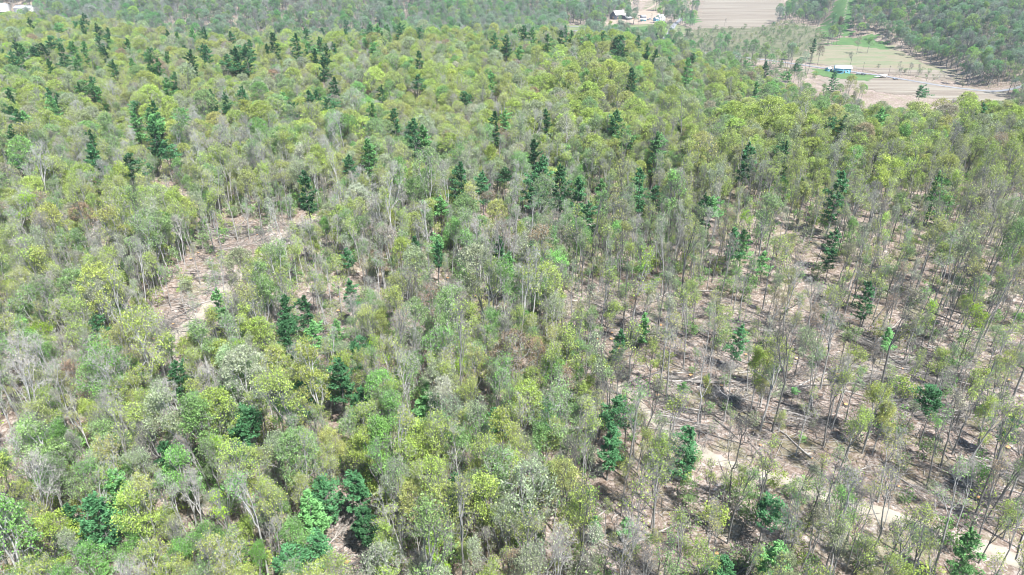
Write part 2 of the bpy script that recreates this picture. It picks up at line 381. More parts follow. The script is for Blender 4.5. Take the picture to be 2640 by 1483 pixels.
def pine(seed, H, base, rad, nb, lop=.0):
    global rng
    rng = np.random.default_rng(seed); tr = MB(); cr = MB()
    r0 = .010 * H + .05; p = np.array([0, 0, -1.]); k = 7; ax = [p]
    for i in range(k):
        q = np.array([rng.normal(0, .06), rng.normal(0, .06), -1 + (H + 1) * (i + 1) / k]); ax.append(q)
        tr.tube(p, q, r0 * (1 - i / k) + .02, r0 * (1 - (i + 1) / k) + .02, 6); p = q
    ax = np.array(ax)
    for i in range(nb):
        f = (i + rng.uniform(0, 1)) / nb; z = base + (H - base) * f ** .92
        if rng.random() < .14 + .25 * (math.sin(f * 17 + seed) > .55): continue
        prof = (1 - f) ** .62 * (.55 + .45 * min(1, f * 5)) + .06
        L = rad * prof * rng.uniform(.4, 1.3)
        az = i * 2.4 + rng.uniform(-.5, .5); L *= 1 + lop * math.cos(az)
        o = np.array([np.interp(z, ax[:, 2], ax[:, 0]), np.interp(z, ax[:, 2], ax[:, 1]), z])
        up = rng.uniform(-.18, .32) + .35 * f
        e = o + np.array([math.cos(az) * L, math.sin(az) * L, L * up])
        tr.tube(o, e, .05, .015, 3)
        n = int(20 + 60 * L / rad)
        u = rng.uniform(.22, 1.05, n) ** .75
        side = rng.normal(0, .22, n) * L * (1.1 - u * .5)
        C = o + np.outer(u, e - o); C[:, 0] += -math.sin(az) * side; C[:, 1] += math.cos(az) * side; C[:, 2] += rng.normal(.05, .24, n)
        a = np.stack([math.cos(az) + rng.normal(0, .5, n), math.sin(az) + rng.normal(0, .5, n), rng.normal(.25, .3, n)], 1); a /= np.linalg.norm(a, axis=1)[:, None]
        b = np.cross(a, np.array([0, 0, 1.]) + rng.normal(0, .4, (n, 3))); b /= np.linalg.norm(b, axis=1)[:, None]
        s = rng.uniform(.2, .42, (n, 1))
        cr.cards(C, a * s, b * s * .5, 0)
    return tr, cr
def shrub(seed, H, rad, nt, per, ls):
    global rng
    rng = np.random.default_rng(seed); mb = MB()
    tips = rng.normal(0, 1, (nt, 3)); tips /= np.linalg.norm(tips, axis=1)[:, None]; tips *= rng.uniform(.5, 1, (nt, 1)) * (rad, rad, H * .5); tips[:, 2] += H * .58
    branching(mb, np.array([0, 0, -.2]), tips, .014, 1, .5)
    twigs(mb, tips, 3, .7, .016, 1)
    if per: leaf_cards(mb, tips, per, ls, 0, .3)
    return mb

PROTO = {}   # kind -> list of (trunk mesh, crown mesh, joined mesh, height)
def join(tr, cr, name, mats):
    j = MB(); j.v = [v for v in tr.v]; j.f = [f for f in tr.f]; j.m = [np.full(len(f), 1) for f in tr.f]; j.n = tr.n
    for v, f, mm in zip(cr.v, cr.f, cr.m): j.f.append(f + tr.n); j.m.append(mm)
    j.v += cr.v
    return j.mesh(name, mats)
def reg(kind, tr, cr, H, leaf=None):
    lm = leaf or LEAF
    a = tr.mesh("trunk", [BARK]); b = cr.mesh("crown", [lm, TWIG]); c = join(tr, cr, "tree", [lm, BARK])
    PROTO.setdefault(kind, []).append((a, b, c, H))
# broad crowned oaks, mid density
for i in range(6): reg("mid", *broadleaf(100 + i, 19 + i % 3 * 1.5, 8.5 + i % 2 * 1.5, 4.6 + .4 * (i % 4), 170, 17, .14), 19)
for i in range(5): reg("dome", *dome(250 + i, 18 + i % 3, 8, 4.4 + .35 * i, 190, [14, 18, 22, 10, 26][i], .17), 18)
for i in range(4): reg("dense", *broadleaf(200 + i, 17 + i % 3 * 2, 5.5, 4.5 + .3 * i, 190, 30, .15, 4), 17)
for i in range(7): reg("thin", *broadleaf(300 + i, 19 + i % 3 * 1.5, 9.5 + i % 3, 3.2 + .4 * (i % 3), 90, 9, .14, 6), 19)
for i in range(4): reg("bare", *broadleaf(400 + i, 18 + i % 3 * 2, 9, 4.0 + .5 * (i % 3), 150, 2, .13, 6), 18)
for i in range(10): reg("pine", *pine(500 + i, 19 + (i % 3) * 2, [4, 9, 6, 11, 5, 8, 12, 3, 10, 7][i], 3.5 + .5 * (i % 4), [84, 60, 76, 52, 90, 64, 50, 96, 60, 72][i], .12 + .14 * (i % 4)), 20, NEEDLE)
SHR = [shrub(600 + i, 3.2 + i * .5, 1.3 + .25 * (i % 3), 26, [9, 14, 4, 0, 22][i % 5], .13).mesh("sapling", [LEAF, TWIG]) for i in range(5)]
rng = np.random.default_rng(77)

# ------------------------------------------------------------------ where trees stand
CLEAR = [  # (polygon, keep probability)
 ([(10,127),(15,174),(36,181),(66,166),(97,153),(139,165),(150,120),(115,70),(93,80),(69,87),(49,99),(29,110)], .34),
 ([(-100,224),(-64,218),(-62,192),(-66,170),(-68,150),(-68,124),(-86,120),(-91,160),(-98,192)], .16),
 ([(-14,209),(24,214),(26,229),(-14,229)], .10),
 ([(-116,214),(-102,208),(-110,235),(-125,254),(-145,273),(-135,245)], .25),
 ([(12,68),(15,94),(34,97),(42,82),(36,68)], .35),
 ([(-31,68),(-31,90),(-25,91),(-18,68)], .05),
 ([(-95,84),(-111,112),(-95,110),(-84,94)], .2),
 ([(-122,178),(-141,218),(-127,216),(-111,179)], .3),
 ([(-30,150),(0,150),(8,172),(-20,182)], .45),
 ([(-62,150),(-38,146),(-34,166),(-58,172)], .4),
 ([(66,166),(97,153),(139,165),(210,200),(190,260),(110,245),(60,210)], .60)]
rows = []
def grid(y0, y1, sp, smax=.86, jit=.42):
    y = y0
    while y < y1:
        h = smax * y + 18; n = int(2 * h / sp)
        xs = -h + (np.arange(n) + .5) * sp + rng.uniform(-jit, jit, n) * sp
        ys = y + rng.uniform(-jit, jit, n) * sp
        rows.append(np.stack([xs, ys], 1)); y += sp
grid(34, 300, 3.0); grid(300, 680, 4.2); n2 = sum(len(r) for r in rows); grid(560, 1330, 6.9, .82)
T = np.vstack(rows)
keep = np.ones(len(T)); ee = np.interp(T[:, 0] / T[:, 1], *EE); ar = np.arange(len(T))
keep[(ar < n2) & (T[:, 1] > ee)] = 0; keep[(ar >= n2) & (T[:, 1] < np.minimum(ee, 700))] = 0
clr = np.zeros(len(T), bool)
for p, k in CLEAR:
    m = inpoly(T[:, 0], T[:, 1], p); keep[m] = np.minimum(keep[m], k); clr |= m
for p in fields: keep[inpoly(T[:, 0], T[:, 1], p)] = 0
def neardist(P, line):
    d = np.full(len(P), 1e9)
    for a, b in zip(line[:-1], line[1:]):
        a = np.array(a, float); b = np.array(b, float); t = np.clip(((P - a) @ (b - a)) / ((b - a) @ (b - a)), 0, 1)
        d = np.minimum(d, np.linalg.norm(P - (a + t[:, None] * (b - a)), axis=1))
    return d
for p, w in tracks:
    keep[neardist(T, p) < w * .5 + .7] = 0
    keep[neardist(T + np.array([.0, 5.0]), p) < w * .5 + 2.5] *= .35
    keep[neardist(T + np.array([.0, 10.0]), p) < w * .5 + 2.5] *= .6
keep[neardist(T, [(120,960),(173,896),(275,814),(305,783),(337,745),(366,719),(388,684),(409,653),(435,635),(484,629),(560,620)]) < 12] = 0
keep[neardist(T, [(91,1040),(133,1090),(150,1120),(178,1213),(225,1300),(250,1350),(295,1487)]) < 12] = 0
keep[neardist(T, [(20,1110),(67,1105),(91,1098),(140,1078)]) < 9] = 0
keep[neardist(T, [(560,930),(610,905),(660,900),(720,905),(800,900)]) < 11] = 0
keep[inpoly(T[:, 0], T[:, 1], [(150,880),(262,800),(300,740),(300,690),(250,690),(120,930)])] *= .35
for wb in (WB1, WB2):
    keep[(np.abs(T[:, 0] - wb[0]) < 24) & (T[:, 1] > wb[1] - 75) & (T[:, 1] < wb[1] + 18)] = 0
# hidden valley floor right behind the crest needs few trees
sx = T[:, 0] / T[:, 1]
keep[(T[:, 1] > np.interp(sx, *YC) + 90) & (T[:, 1] < np.interp(sx, *EE) - 130) & (sx < .1)] = 0
vz = (T[:, 1] > 500) & (sx > .22) & (T[:, 1] < np.interp(sx, *EE) - 5) & (T[:, 1] > np.interp(sx, *YC) + 70)
keep[vz & (T[:, 1] < 720)] = 0
keep[vz & (T[:, 1] > 520) & (T[:, 1] < 600) & (sx > .38) & (sx < .50)] = .22
keep[vz & (T[:, 1] >= 720)] *= .5
# natural thinning waves
wave = .5 + .5 * np.sin(T[:, 0] * .055 + 2 * np.sin(T[:, 1] * .03)) * np.sin(T[:, 1] * .062 + 1.3)
nearz = T[:, 1] < 280
keep[nearz] *= np.where(T[nearz, 1] < 122, .80 + .20 * wave[nearz], np.where(np.abs(T[nearz, 0] / T[nearz, 1] - .2) < .12, .62, .50) + .38 * wave[nearz])
keep[(T[:, 1] >= 280)] *= .93
sel = rng.random(len(T)) < keep
T = T[sel]; clr = clr[sel]; sx = sx[sel]; nT = len(T)

# conifers: ground positions measured from the photograph (x, y, scale)
PINES = [(-407.4,619.8,0.89),(-372.7,601.2,0.98),(-369.1,622.3,0.93),(-365.4,630.7,1.0),(-341.8,584.5,1.01),(-436.4,854.6,0.84),(-323.0,585.5,0.82),(-318.5,563.5,1.07),(-297.9,538.7,0.9),(-311.8,511.6,0.89),(-318.2,501.8,1.12),(-287.0,506.4,0.96),(-276.6,470.0,1.07),(-316.5,479.3,0.96),(-316.0,487.5,1.01),(-329.8,467.4,0.87),(-304.6,439.1,1.01),(-298.6,440.7,1.08),(-324.2,473.8,0.98),(-280.6,450.6,1.04),(-278.1,461.7,1.02),(-271.3,480.8,0.84),(-256.5,484.4,1.05),(-233.5,468.3,1.0),(-222.0,464.3,0.91),(-227.1,502.1,0.83),(-186.2,416.0,1.08),(-202.8,474.9,0.96),(-187.6,441.4,1.04),(-171.5,432.6,1.08),(-167.0,436.7,1.03),(-161.3,438.3,1.1),(-175.3,484.8,0.94),(-177.1,467.6,1.06),(-226.7,430.0,0.95),(-204.8,406.2,1.1),(-204.5,412.9,1.08),(-230.9,415.7,0.85),(-261.8,430.2,0.86),(-275.2,428.1,0.89),(-222.4,366.4,1.11),(-222.5,374.3,0.95),(-232.4,352.6,1.01),(-226.8,350.7,0.91),(-244.0,340.6,0.97),(-214.5,327.1,0.94),(-206.9,353.7,0.93),(-178.3,332.3,1.0),(-183.9,389.6,1.0),(-182.4,374.3,1.09),(-150.4,315.8,1.02),(-156.8,306.0,1.1),(-160.9,296.0,1.08),(-155.7,298.4,1.12),(-143.0,335.2,1.02),(-141.0,344.2,0.87),(-132.4,347.9,1.08),(-218.6,305.0,1.11),(-205.5,290.0,1.09),(-204.0,289.9,0.99),(-238.1,544.1,1.03),(-207.4,538.5,0.88),(-330.6,834.5,1.07),(-314.6,834.0,0.99),(-269.1,571.4,0.91),(-255.5,557.4,0.84),(-226.6,539.9,1.08),(-191.8,854.6,1.12),(-174.1,902.5,0.85),(-157.3,963.5,1.06),(-142.2,1000.3,0.94),(-133.8,1007.5,0.87),(-111.8,1015.0,0.91),(-155.3,864.7,1.05),(-138.2,859.9,1.08),(-118.8,851.9,0.83),(-72.0,570.9,1.0),(-92.5,844.5,0.83),(-126.3,552.0,1.04),(-96.1,570.4,0.92),(-87.1,568.1,1.08),(-110.5,573.9,1.11),(-173.6,841.9,0.97),(-101.2,551.4,1.12),(-95.0,535.4,0.91),(-107.9,537.1,0.84),(-247.7,836.1,1.0),(-272.4,837.7,0.83),(-281.2,836.6,0.88),(-219.8,843.5,0.94),(-151.1,537.1,1.0),(-135.5,511.4,0.87),(-128.1,519.1,0.83),(-160.7,489.2,1.08),(-163.3,483.5,0.91),(-141.7,479.2,1.11),(-135.4,480.2,1.09),(-126.0,458.8,0.93),(-119.3,460.2,0.96),(-95.0,494.1,0.98),(-110.0,415.0,1.01),(-94.3,375.9,1.0),(-116.2,354.7,0.99),(-97.8,340.2,1.01),(-88.2,335.2,1.1),(-98.8,355.5,0.97),(-104.2,333.3,0.95),(-52.2,385.5,1.04),(-57.8,445.0,0.89),(-12.5,521.8,0.91),(-3.7,497.3,1.11),(-11.4,379.6,0.98),(-23.0,341.6,0.98),(-68.1,369.8,0.82),(-3.2,303.8,0.94),(-62.3,309.9,0.99),(-69.0,314.0,0.83),(-50.9,298.2,1.0),(-7.3,289.5,1.01),(-83.5,873.1,0.84),(-63.7,877.3,1.01),(-57.1,952.5,0.96),(-75.3,906.1,1.02),(-46.6,1040.9,0.93),(-59.4,1046.7,1.03),(13.8,528.4,1.04),(19.5,524.6,0.83),(24.9,551.8,0.84),(24.5,494.4,1.02),(9.2,562.7,1.11),(2.0,583.7,0.9),(4.0,481.6,0.96),(35.6,519.0,1.0),(42.8,581.6,0.92),(46.2,563.7,0.93),(90.2,948.7,0.91),(68.0,559.1,0.93),(139.0,886.1,1.0),(148.0,877.7,0.91),(75.5,528.8,0.93),(78.4,519.3,1.05),(94.2,543.8,0.83),(56.5,535.9,0.99),(72.4,481.0,1.04),(98.5,493.3,0.91),(94.7,507.4,0.89),(164.7,832.4,1.06),(170.0,817.7,0.89),(177.9,804.2,0.88),(105.4,482.5,0.95),(62.5,371.5,1.15),(114.2,466.0,1.03),(77.2,314.9,0.85),(15.2,303.3,0.92),(42.5,280.7,1.2),(174.6,505.6,0.92),(217.2,663.9,1.07),(133.0,532.7,0.95),(209.3,584.1,1.08),(168.6,989.5,0.62),(178.6,977.9,0.73),(176.7,981.5,0.6),(189.9,956.0,0.66),(195.3,950.7,0.71),(285.0,982.6,0.59),(268.6,675.8,0.9),(235.6,605.5,1.06),(269.3,595.3,1.01),(321.2,553.9,1.06),(198.4,483.8,0.92),(140.5,305.1,0.86),(143.5,297.6,0.91),(158.8,299.0,1.06),(222.2,328.6,0.9),(195.2,298.8,0.92),(455.2,984.5,0.95),(337.2,812.5,0.95),(-198.2,280.5,0.94),(-188.4,257.8,1.1),(-167.7,273.0,0.87),(-184.0,247.5,0.82),(-147.8,238.7,1.1),(-134.6,235.1,1.08),(-139.5,267.1,1.12),(-135.7,265.2,0.95),(-38.2,269.6,1.11),(-34.4,270.6,1.1),(-57.8,238.6,0.89),(-51.2,241.7,1.04),(-64.3,206.3,1.07),(-16.6,218.5,1.02),(-9.5,219.1,0.98),(-22.4,203.4,0.91),(-27.9,181.7,0.92),(-21.4,182.8,0.89),(-47.1,178.9,0.74),(-20.8,174.1,0.88),(-3.8,181.7,0.91),(-0.4,165.3,0.94),(-2.7,241.6,0.83),(44.3,268.8,1.09),(9.0,257.4,1.03),(10.1,227.0,1.1),(7.1,216.9,1.09),(15.9,217.8,1.09),(21.6,217.2,0.99),(31.6,230.1,0.82),(42.8,217.5,1.04),(47.4,219.1,0.87),(23.4,197.8,0.91),(6.8,180.9,1.02),(62.9,203.9,0.98),(60.2,202.6,0.94),(81.7,235.0,1.1),(63.2,182.5,1.0),(67.0,183.2,0.92),(71.5,177.6,0.79),(52.3,251.6,1.08),(139.3,216.3,0.96),(101.2,205.7,1.05),(92.8,184.1,0.93),(89.8,176.8,0.77),(103.0,254.3,0.98),(-68.4,141.3,0.94),(-93.6,135.1,0.77),(-66.3,113.3,0.93),(-47.0,99.7,0.96),(-40.4,152.7,0.93),(-53.5,142.1,0.94),(-52.8,140.7,0.72),(-48.2,142.7,0.88),(-50.1,131.7,0.89),(-44.3,130.7,0.95),(-40.1,136.1,0.73),(-34.4,129.6,0.79),(-33.3,124.0,0.79),(-33.4,111.2,1.1),(-41.8,110.3,0.86),(-29.6,109.8,0.83),(-16.9,112.9,0.85),(-15.6,106.7,0.93),(-3.8,104.1,0.72),(24.6,133.8,0.74),(30.5,140.8,0.76),(50.3,132.0,0.75),(42.7,124.6,0.3),(36.1,119.6,0.4),(6.2,108.5,0.74),(19.4,105.6,0.98),(87.6,150.2,0.88),(73.3,126.2,0.4),(79.1,105.2,0.95),(59.7,120.0,0.25),(86.3,136.0,0.6),(92.0,101.8,0.74),(-61.4,80.5,1.01),(-61.5,76.0,1.01),(-67.9,77.1,0.85),(-58.6,90.8,0.8),(-47.7,96.8,0.8),(-30.2,84.1,0.81),(-31.3,80.3,0.89),(-24.3,83.4,0.88),(-23.1,77.5,0.82),(-32.6,69.4,0.77),(-9.2,83.7,0.81),(-28.2,72.5,0.75),(31.3,96.2,0.87),(17.6,97.3,0.91),(13.4,81.5,0.5),(18.7,82.2,0.45),(40.5,81.3,0.82),(30.9,69.9,0.74),(67.3,72.5,0.77),(38.4,71.4,0.82)]
PP = np.array([(p[0], p[1]) for p in PINES])
if len(PP):
    # drop broadleaf trees too close to a pine, or tall ones right in front of it
    d = np.full(nT, 1e9)
    for p in PP:
        d = np.minimum(d, np.hypot(T[:, 0] - p[0], T[:, 1] - p[1]))
        u = p / np.linalg.norm(p); rel = T - p; al = rel @ u; ac = np.abs(rel[:, 0] * u[1] - rel[:, 1] * u[0])
        d[(al < 0) & (al > -min(26, .075 * np.linalg.norm(p))) & (ac < 2.9)] = 0
    ok = d > 2.5; T = T[ok]; clr = clr[ok]; sx = sx[ok]; nT = len(T)
Tz = height(T[:, 0], T[:, 1])

# kinds and colours
far = T[:, 1] > np.interp(sx, *YC) + np.where(sx > .2, 170, 60)
right = sx > .12
u = rng.random(nT)
kind = np.full(nT, "mid   ")
kn = np.where(far, 0, 0)
patch = .5 + .5 * np.sin(T[:, 0] * .028 + 1.1) * np.sin(T[:, 1] * .021 + .4) + rng.normal(0, .12, nT)
pa2 = (.5 + .5 * np.sin(T[:, 0] * .041 - T[:, 1] * .02 + 2) + rng.normal(0, .1, nT)).clip(0, 1); patch = patch.clip(0, 1)
for i in range(nT):
    y = T[i, 1]; q = u[i]
    if clr[i] or (right[i] and y < 240):
        w = dict(thin=.66, mid=.16, bare=.14, dense=.04)
    elif y < 130:
        w = dict(thin=.20, mid=.42, bare=.10, dense=.18, dome=.10)
    elif y < 290:
        w = dict(thin=.26, mid=.32, bare=.17, dense=.12, dome=.13)
    elif far[i]:
        w = dict(mid=.26, bare=.26, dense=.16, dome=.32)
    elif right[i] and 240 <= y < 335: w = dict(dome=.66, mid=.26, bare=.08)
    else:
        w = dict(thin=.02, mid=.24, bare=.11, dense=.11, dome=.52)
    c = 0
    for k, v in w.items():
        c += v
        if q < c: kind[i] = k; break
TINTS = {  # leaf colours
 "yellow-green": (.420, .530, .135), "olive-yellow": (.430, .480, .160), "fresh green": (.235, .440, .130), "pale grey-green": (.390, .460, .270),
 "soft green": (.270, .410, .160), "rusty": (.380, .290, .190), "creamy": (.520, .530, .380), "vivid lime": (.370, .600, .050), "buff": (.400, .385, .270)}
tn = list(TINTS)
def pick_tint(i):
    y = T[i, 1]; r = rng.random(); k = kind[i].strip()
    if far[i]: w = [.10, .05, .17, .32, .28, .01, .0, .0, .07]
    elif y > 290: w = [.38, .20, .07, .14, .13, .03, .01, .005, .035]
    elif y > 130: w = [.28, .17, .12, .16, .18, .03, .01, .01, .04]
    else: w = [.30, .15, .16, .12, .21, .01, .01, .01, .03]
    if k == "dense" and not far[i]: w = [.30, .10, .28, .04, .25, .01, .01, .01, .0]
    if k == "bare": w = [.05, .10, .0, .40, .05, .12, .03, .0, .25]
    if not far[i] and sx[i] > .15 and 210 < y < 335: w = [.52, .26, .04, .07, .07, .01, 0, 0, .03]
    elif not far[i] and sx[i] > .2 and y >= 335: w = [.18, .10, .22, .22, .20, .02, .01, 0, .05]
    pa = patch[i]; w = np.array(w) * (1 + pa, 1.4 - .8 * pa, 1.7 - 1.5 * pa, .6 + .8 * pa2[i], 1.6 - 1.2 * pa, 1, 1, 1, .5 + pa2[i]); w = w.clip(0); w /= w.sum()
    return tn[int(np.searchsorted(np.cumsum(w), r).clip(0, len(tn) - 1))]
tintname = [pick_tint(i) for i in range(nT)]
jit = rng.normal(1, .10, (nT, 1)) * (1 + rng.normal(0, .035, (nT, 3)))
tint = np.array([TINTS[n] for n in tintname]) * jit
bark = rng.random(nT); bark = np.where(T[:, 0] < .1 * T[:, 1], .25 + .95 * bark, bark * .75)  # sunlit look of left trunks and shade on right ones put into bark tone
rotz = rng.uniform(0, 2 * math.pi, nT)
scl = np.exp(rng.normal(0, .23, nT)).clip(.6, 1.75) * np.where(T[:, 1] < 300, .505 + .12 * T[:, 1] / 300, np.where(far, .92, .64))
lean = rng.normal(0, .055, (nT, 2)); stz = np.where(T[:, 1] < 200, 1.34, np.where(T[:, 1] < 300, 1.34 - .0024 * (T[:, 1] - 200), 1.08)) * rng.normal(1, .08, nT)
tint[far] = tint[far] * (.74, .90, .98)  # blue-grey distance haze put into the far leaf colour
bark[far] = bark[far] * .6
# trees that stand out in the photograph
SPECIAL = [(-95.6,101,'dense','vivid lime',1.05,.4),(-12.7,104.8,'mid','creamy',1.15,.95),(-92.6,248,'dense','vivid lime',.95,.4),(-8.1,139,'dense','yellow-green',1.0,.5),
  (-137,430,'dense','creamy',1.25,.4),(130,388,'dense','fresh green',1.25,.4),(113,392,'dense','fresh green',1.2,.4),(76,115,'thin','vivid lime',.6,.4),
  (-28,124,'mid','vivid lime',.9,.5),(-11,71,'dense','vivid lime',.7,.4),(-160,480,'dome','rusty',1.1,.3),(-82,310,'dome','rusty',.9,.3),(-135,310,'dome','rusty',.9,.3),
  (-94,137,'mid','creamy',1.2,1.0),(-190,214,'mid','pale grey-green',1.3,.9),(-218,235,'dome','pale grey-green',1.25,.5),(-115,126,'mid','creamy',1.2,.8)]
for x, y, k, tc, sc_, bk in SPECIAL:
    d = np.hypot(T[:, 0] - x, T[:, 1] - y); i = int(d.argmin())
    T[i] = (x, y); kind[i] = k; tintname[i] = tc; tint[i] = TINTS[tc]; far[i] = False; scl[i] = .60 * sc_; bark[i] = bk; clr[i] = False
Tz = height(T[:, 0], T[:, 1])

# ------------------------------------------------------------------ scatter objects (uncountable remainder)
def lib(name, meshes):
    c = bpy.data.collections.new(name)
    for i, m in enumerate(meshes): c.objects.link(bpy.data.objects.new(f"{name}_{i:02d}", m))
    return c
def scatter(name, coll, pos, rot, sc, idx, tint, bark, label, cat, stretch=1.0):
    me = bpy.data.meshes.new(name); me.vertices.add(len(pos)); me.vertices.foreach_set("co", np.asarray(pos, np.float32).ravel())
    def at(n, ty, data, key):
        a = me.attributes.new(n, ty, 'POINT'); a.data.foreach_set(key, data)
    at("rot", 'FLOAT_VECTOR', np.asarray(rot, np.float32).ravel(), "vector")
    sc = np.asarray(sc, float); sc3 = np.stack([sc, sc, sc * stretch], 1)
    at("scl", 'FLOAT_VECTOR', sc3.astype(np.float32).ravel(), "vector")
    at("idx", 'INT', np.asarray(idx, np.int32), "value")
    at("tint", 'FLOAT_COLOR', np.concatenate([tint, np.ones((len(pos), 1))], 1).astype(np.float32).ravel(), "color")
    at("bark", 'FLOAT', np.asarray(bark, np.float32), "value")
    o = link(bpy.data.objects.new(name, me))
    ng = bpy.data.node_groups.new(name, 'GeometryNodeTree')
    ng.interface.new_socket("Geometry", in_out='INPUT', socket_type='NodeSocketGeometry'); ng.interface.new_socket("Geometry", in_out='OUTPUT', socket_type='NodeSocketGeometry')
    i = ng.nodes.new("NodeGroupInput"); ot = ng.nodes.new("NodeGroupOutput"); ip = ng.nodes.new("GeometryNodeInstanceOnPoints"); ci = ng.nodes.new("GeometryNodeCollectionInfo")
    ci.inputs["Collection"].default_value = coll; ci.inputs["Separate Children"].default_value = True; ci.inputs["Reset Children"].default_value = True
    def na(n, ty):
        x = ng.nodes.new("GeometryNodeInputNamedAttribute"); x.data_type = ty; x.inputs["Name"].default_value = n
        return [s for s in x.outputs if s.enabled and s.name == "Attribute"][0]
    ip.inputs["Pick Instance"].default_value = True
    ng.links.new(i.outputs[0], ip.inputs["Points"]); ng.links.new(ci.outputs[0], ip.inputs["Instance"])
    ng.links.new(na("idx", 'INT'), ip.inputs["Instance Index"]); ng.links.new(na("scl", 'FLOAT_VECTOR'), ip.inputs["Scale"])
    e2r = ng.nodes.new("FunctionNodeEulerToRotation"); ng.links.new(na("rot", 'FLOAT_VECTOR'), e2r.inputs[0]); ng.links.new(e2r.outputs[0], ip.inputs["Rotation"])
    ng.links.new(ip.outputs[0], ot.inputs[0])
    md = o.modifiers.new("scatter", 'NODES'); md.node_group = ng
    return tag(o, label, cat, kind="stuff")

KI = ["mid", "dense", "thin", "bare", "dome"]; base = {}; meshes = []
for k in KI: base[k] = len(meshes); meshes += [p[2] for p in PROTO[k]]
kstrip = [k.strip() for k in kind]
var = np.array([rng.integers(len(PROTO[k])) for k in kstrip])
order = np.argsort(np.hypot(T[:, 0], T[:, 1]) + 0)
U = T[:, 0] / (T[:, 1] * .887 + (90 - Tz - 12) * .462)          # rough picture coordinate, only to know what is in view
infr = (np.abs(U) < .76)
leafy = [i for i in order if kstrip[i] != "bare" and infr[i]][:300]
bare_i = [i for i in order if kstrip[i] == "bare" and infr[i] and T[i, 1] < 400][:290]
single = set(leafy) | set(bare_i)
rest = np.array([i for i in range(nT) if i not in single])
libc = lib("woodland_tree", meshes)
P3 = np.stack([T[:, 0], T[:, 1], Tz], 1)
iv = np.array([base[k] for k in kstrip]) + var
nearrest = rest
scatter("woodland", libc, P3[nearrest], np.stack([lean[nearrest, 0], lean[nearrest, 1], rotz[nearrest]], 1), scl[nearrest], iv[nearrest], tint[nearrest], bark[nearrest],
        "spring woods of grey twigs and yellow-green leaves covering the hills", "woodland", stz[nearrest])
print("trees", nT, "rest", len(rest))

# ------------------------------------------------------------------ individual trees
def proj(x, y, z):
    p = R(PITCH); dy, dz = y, z - 90
    zc = dy * math.cos(p) - dz * math.sin(p); yc = dy * math.sin(p) + dz * math.cos(p)
    f = 1.0 / (18 / 24.33)
    return .5 + .5 * f * x / zc, .5 - .5 * f * yc / zc * (1024 / 575)
ORD = ["first", "second", "third", "fourth", "fifth", "sixth", "seventh", "eighth", "ninth", "tenth", "eleventh", "twelfth", "thirteenth", "fourteenth", "fifteenth", "sixteenth"]
XB = ["near left edge", "left of middle", "at the middle", "right of middle", "near right edge"]
def label_all(items, noun):
    """items: (object, look words, x, y, z). Gives every object its own label: look, place band and rank from the left."""
    cells = {}
    for o, look, x, y, z in items:
        uu, vv = proj(x, y, z); c = (look, int(np.clip(uu * 5, 0, 4)), int(np.clip(vv * 24, -2, 25)))
        cells.setdefault(c, []).append((uu, o))
    for (look, cx, cy), L in cells.items():
        L.sort(key=lambda t: t[0])
        if cy >= 23: band = "at the bottom"
        elif cy < 1: band = "at the top"
        else: band = f"{int(round((cy + .5) / 24 * 100))} percent down"
        for i, (uu, o) in enumerate(L):
            rank = "" if len(L) == 1 else f", {ORD[min(i, 15)]} from left"
            o["label"] = f"{look} {noun} {XB[cx]}, {band}{rank}"
def place(name, kind_, v, x, y, z, rz, s, ln, tc, bk, cat, group, st=1.1):
    a, b, c, H = PROTO[kind_][v]
    root = empty(name, (x, y, z), 0, float(s)); root.rotation_euler = (float(ln[0]), float(ln[1]), float(rz))
    root.scale = (float(s), float(s), float(s) * (.95 if kind_ == 'pine' else float(st)))
    tr = link(bpy.data.objects.new("trunk", a), root); cr = link(bpy.data.objects.new("crown", b), root)
    for o in (root, tr, cr): o["tint"] = [float(q) for q in tc]; o["bark"] = float(bk)
    root["category"] = cat; root["group"] = group
    return root
SHAPE = {"dome": "dome-crowned", "mid": "broad-crowned", "dense": "full-leafed", "thin": "slim sparse"}
items = []
for i in leafy:
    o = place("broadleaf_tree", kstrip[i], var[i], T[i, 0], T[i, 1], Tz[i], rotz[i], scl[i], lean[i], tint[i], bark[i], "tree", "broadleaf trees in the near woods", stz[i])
    items.append((o, f"{SHAPE[kstrip[i]]} {tintname[i]}", T[i, 0], T[i, 1], Tz[i] + 13))
label_all(items, "tree")
items = []
for i in bare_i:
    o = place("bare_tree", "bare", var[i], T[i, 0], T[i, 1], Tz[i], rotz[i], scl[i], lean[i], tint[i], bark[i], "bare tree", "nearly leafless trees in the woods", stz[i])
    items.append((o, ("pale " if bark[i] > .6 else "dark " if bark[i] < .3 else "grey ") + "twiggy leafless", T[i, 0], T[i, 1], Tz[i] + 13))
label_all(items, "tree")
items = []
for (x, y, s) in PINES:
    z = hz(x, y); v = int(rng.integers(10)); k = rng.uniform(.7, 1.35); s0 = s; s = s * (.74 if y < 190 else .98 if y < 400 else 1.15 if y < 900 else .8)
    lt = s0 < .62 or rng.random() < .22
    c = np.array((.17, .36, .13) if lt else (.085, .215, .092)) * k
    o = place("pine_tree", "pine", v, x, y, z, rng.uniform(0, 6.28), s, rng.normal(0, .025, 2), c, rng.uniform(0, .5), "pine tree", "dark pines scattered through the woods")
    sz = "tall" if s0 > 1.02 else "small" if s0 < .7 else "medium"
    items.append((o, f"{sz} {'mid-green' if lt else 'dark green'} evergreen", x, y, z + 13 * s))
label_all(items, "pine")

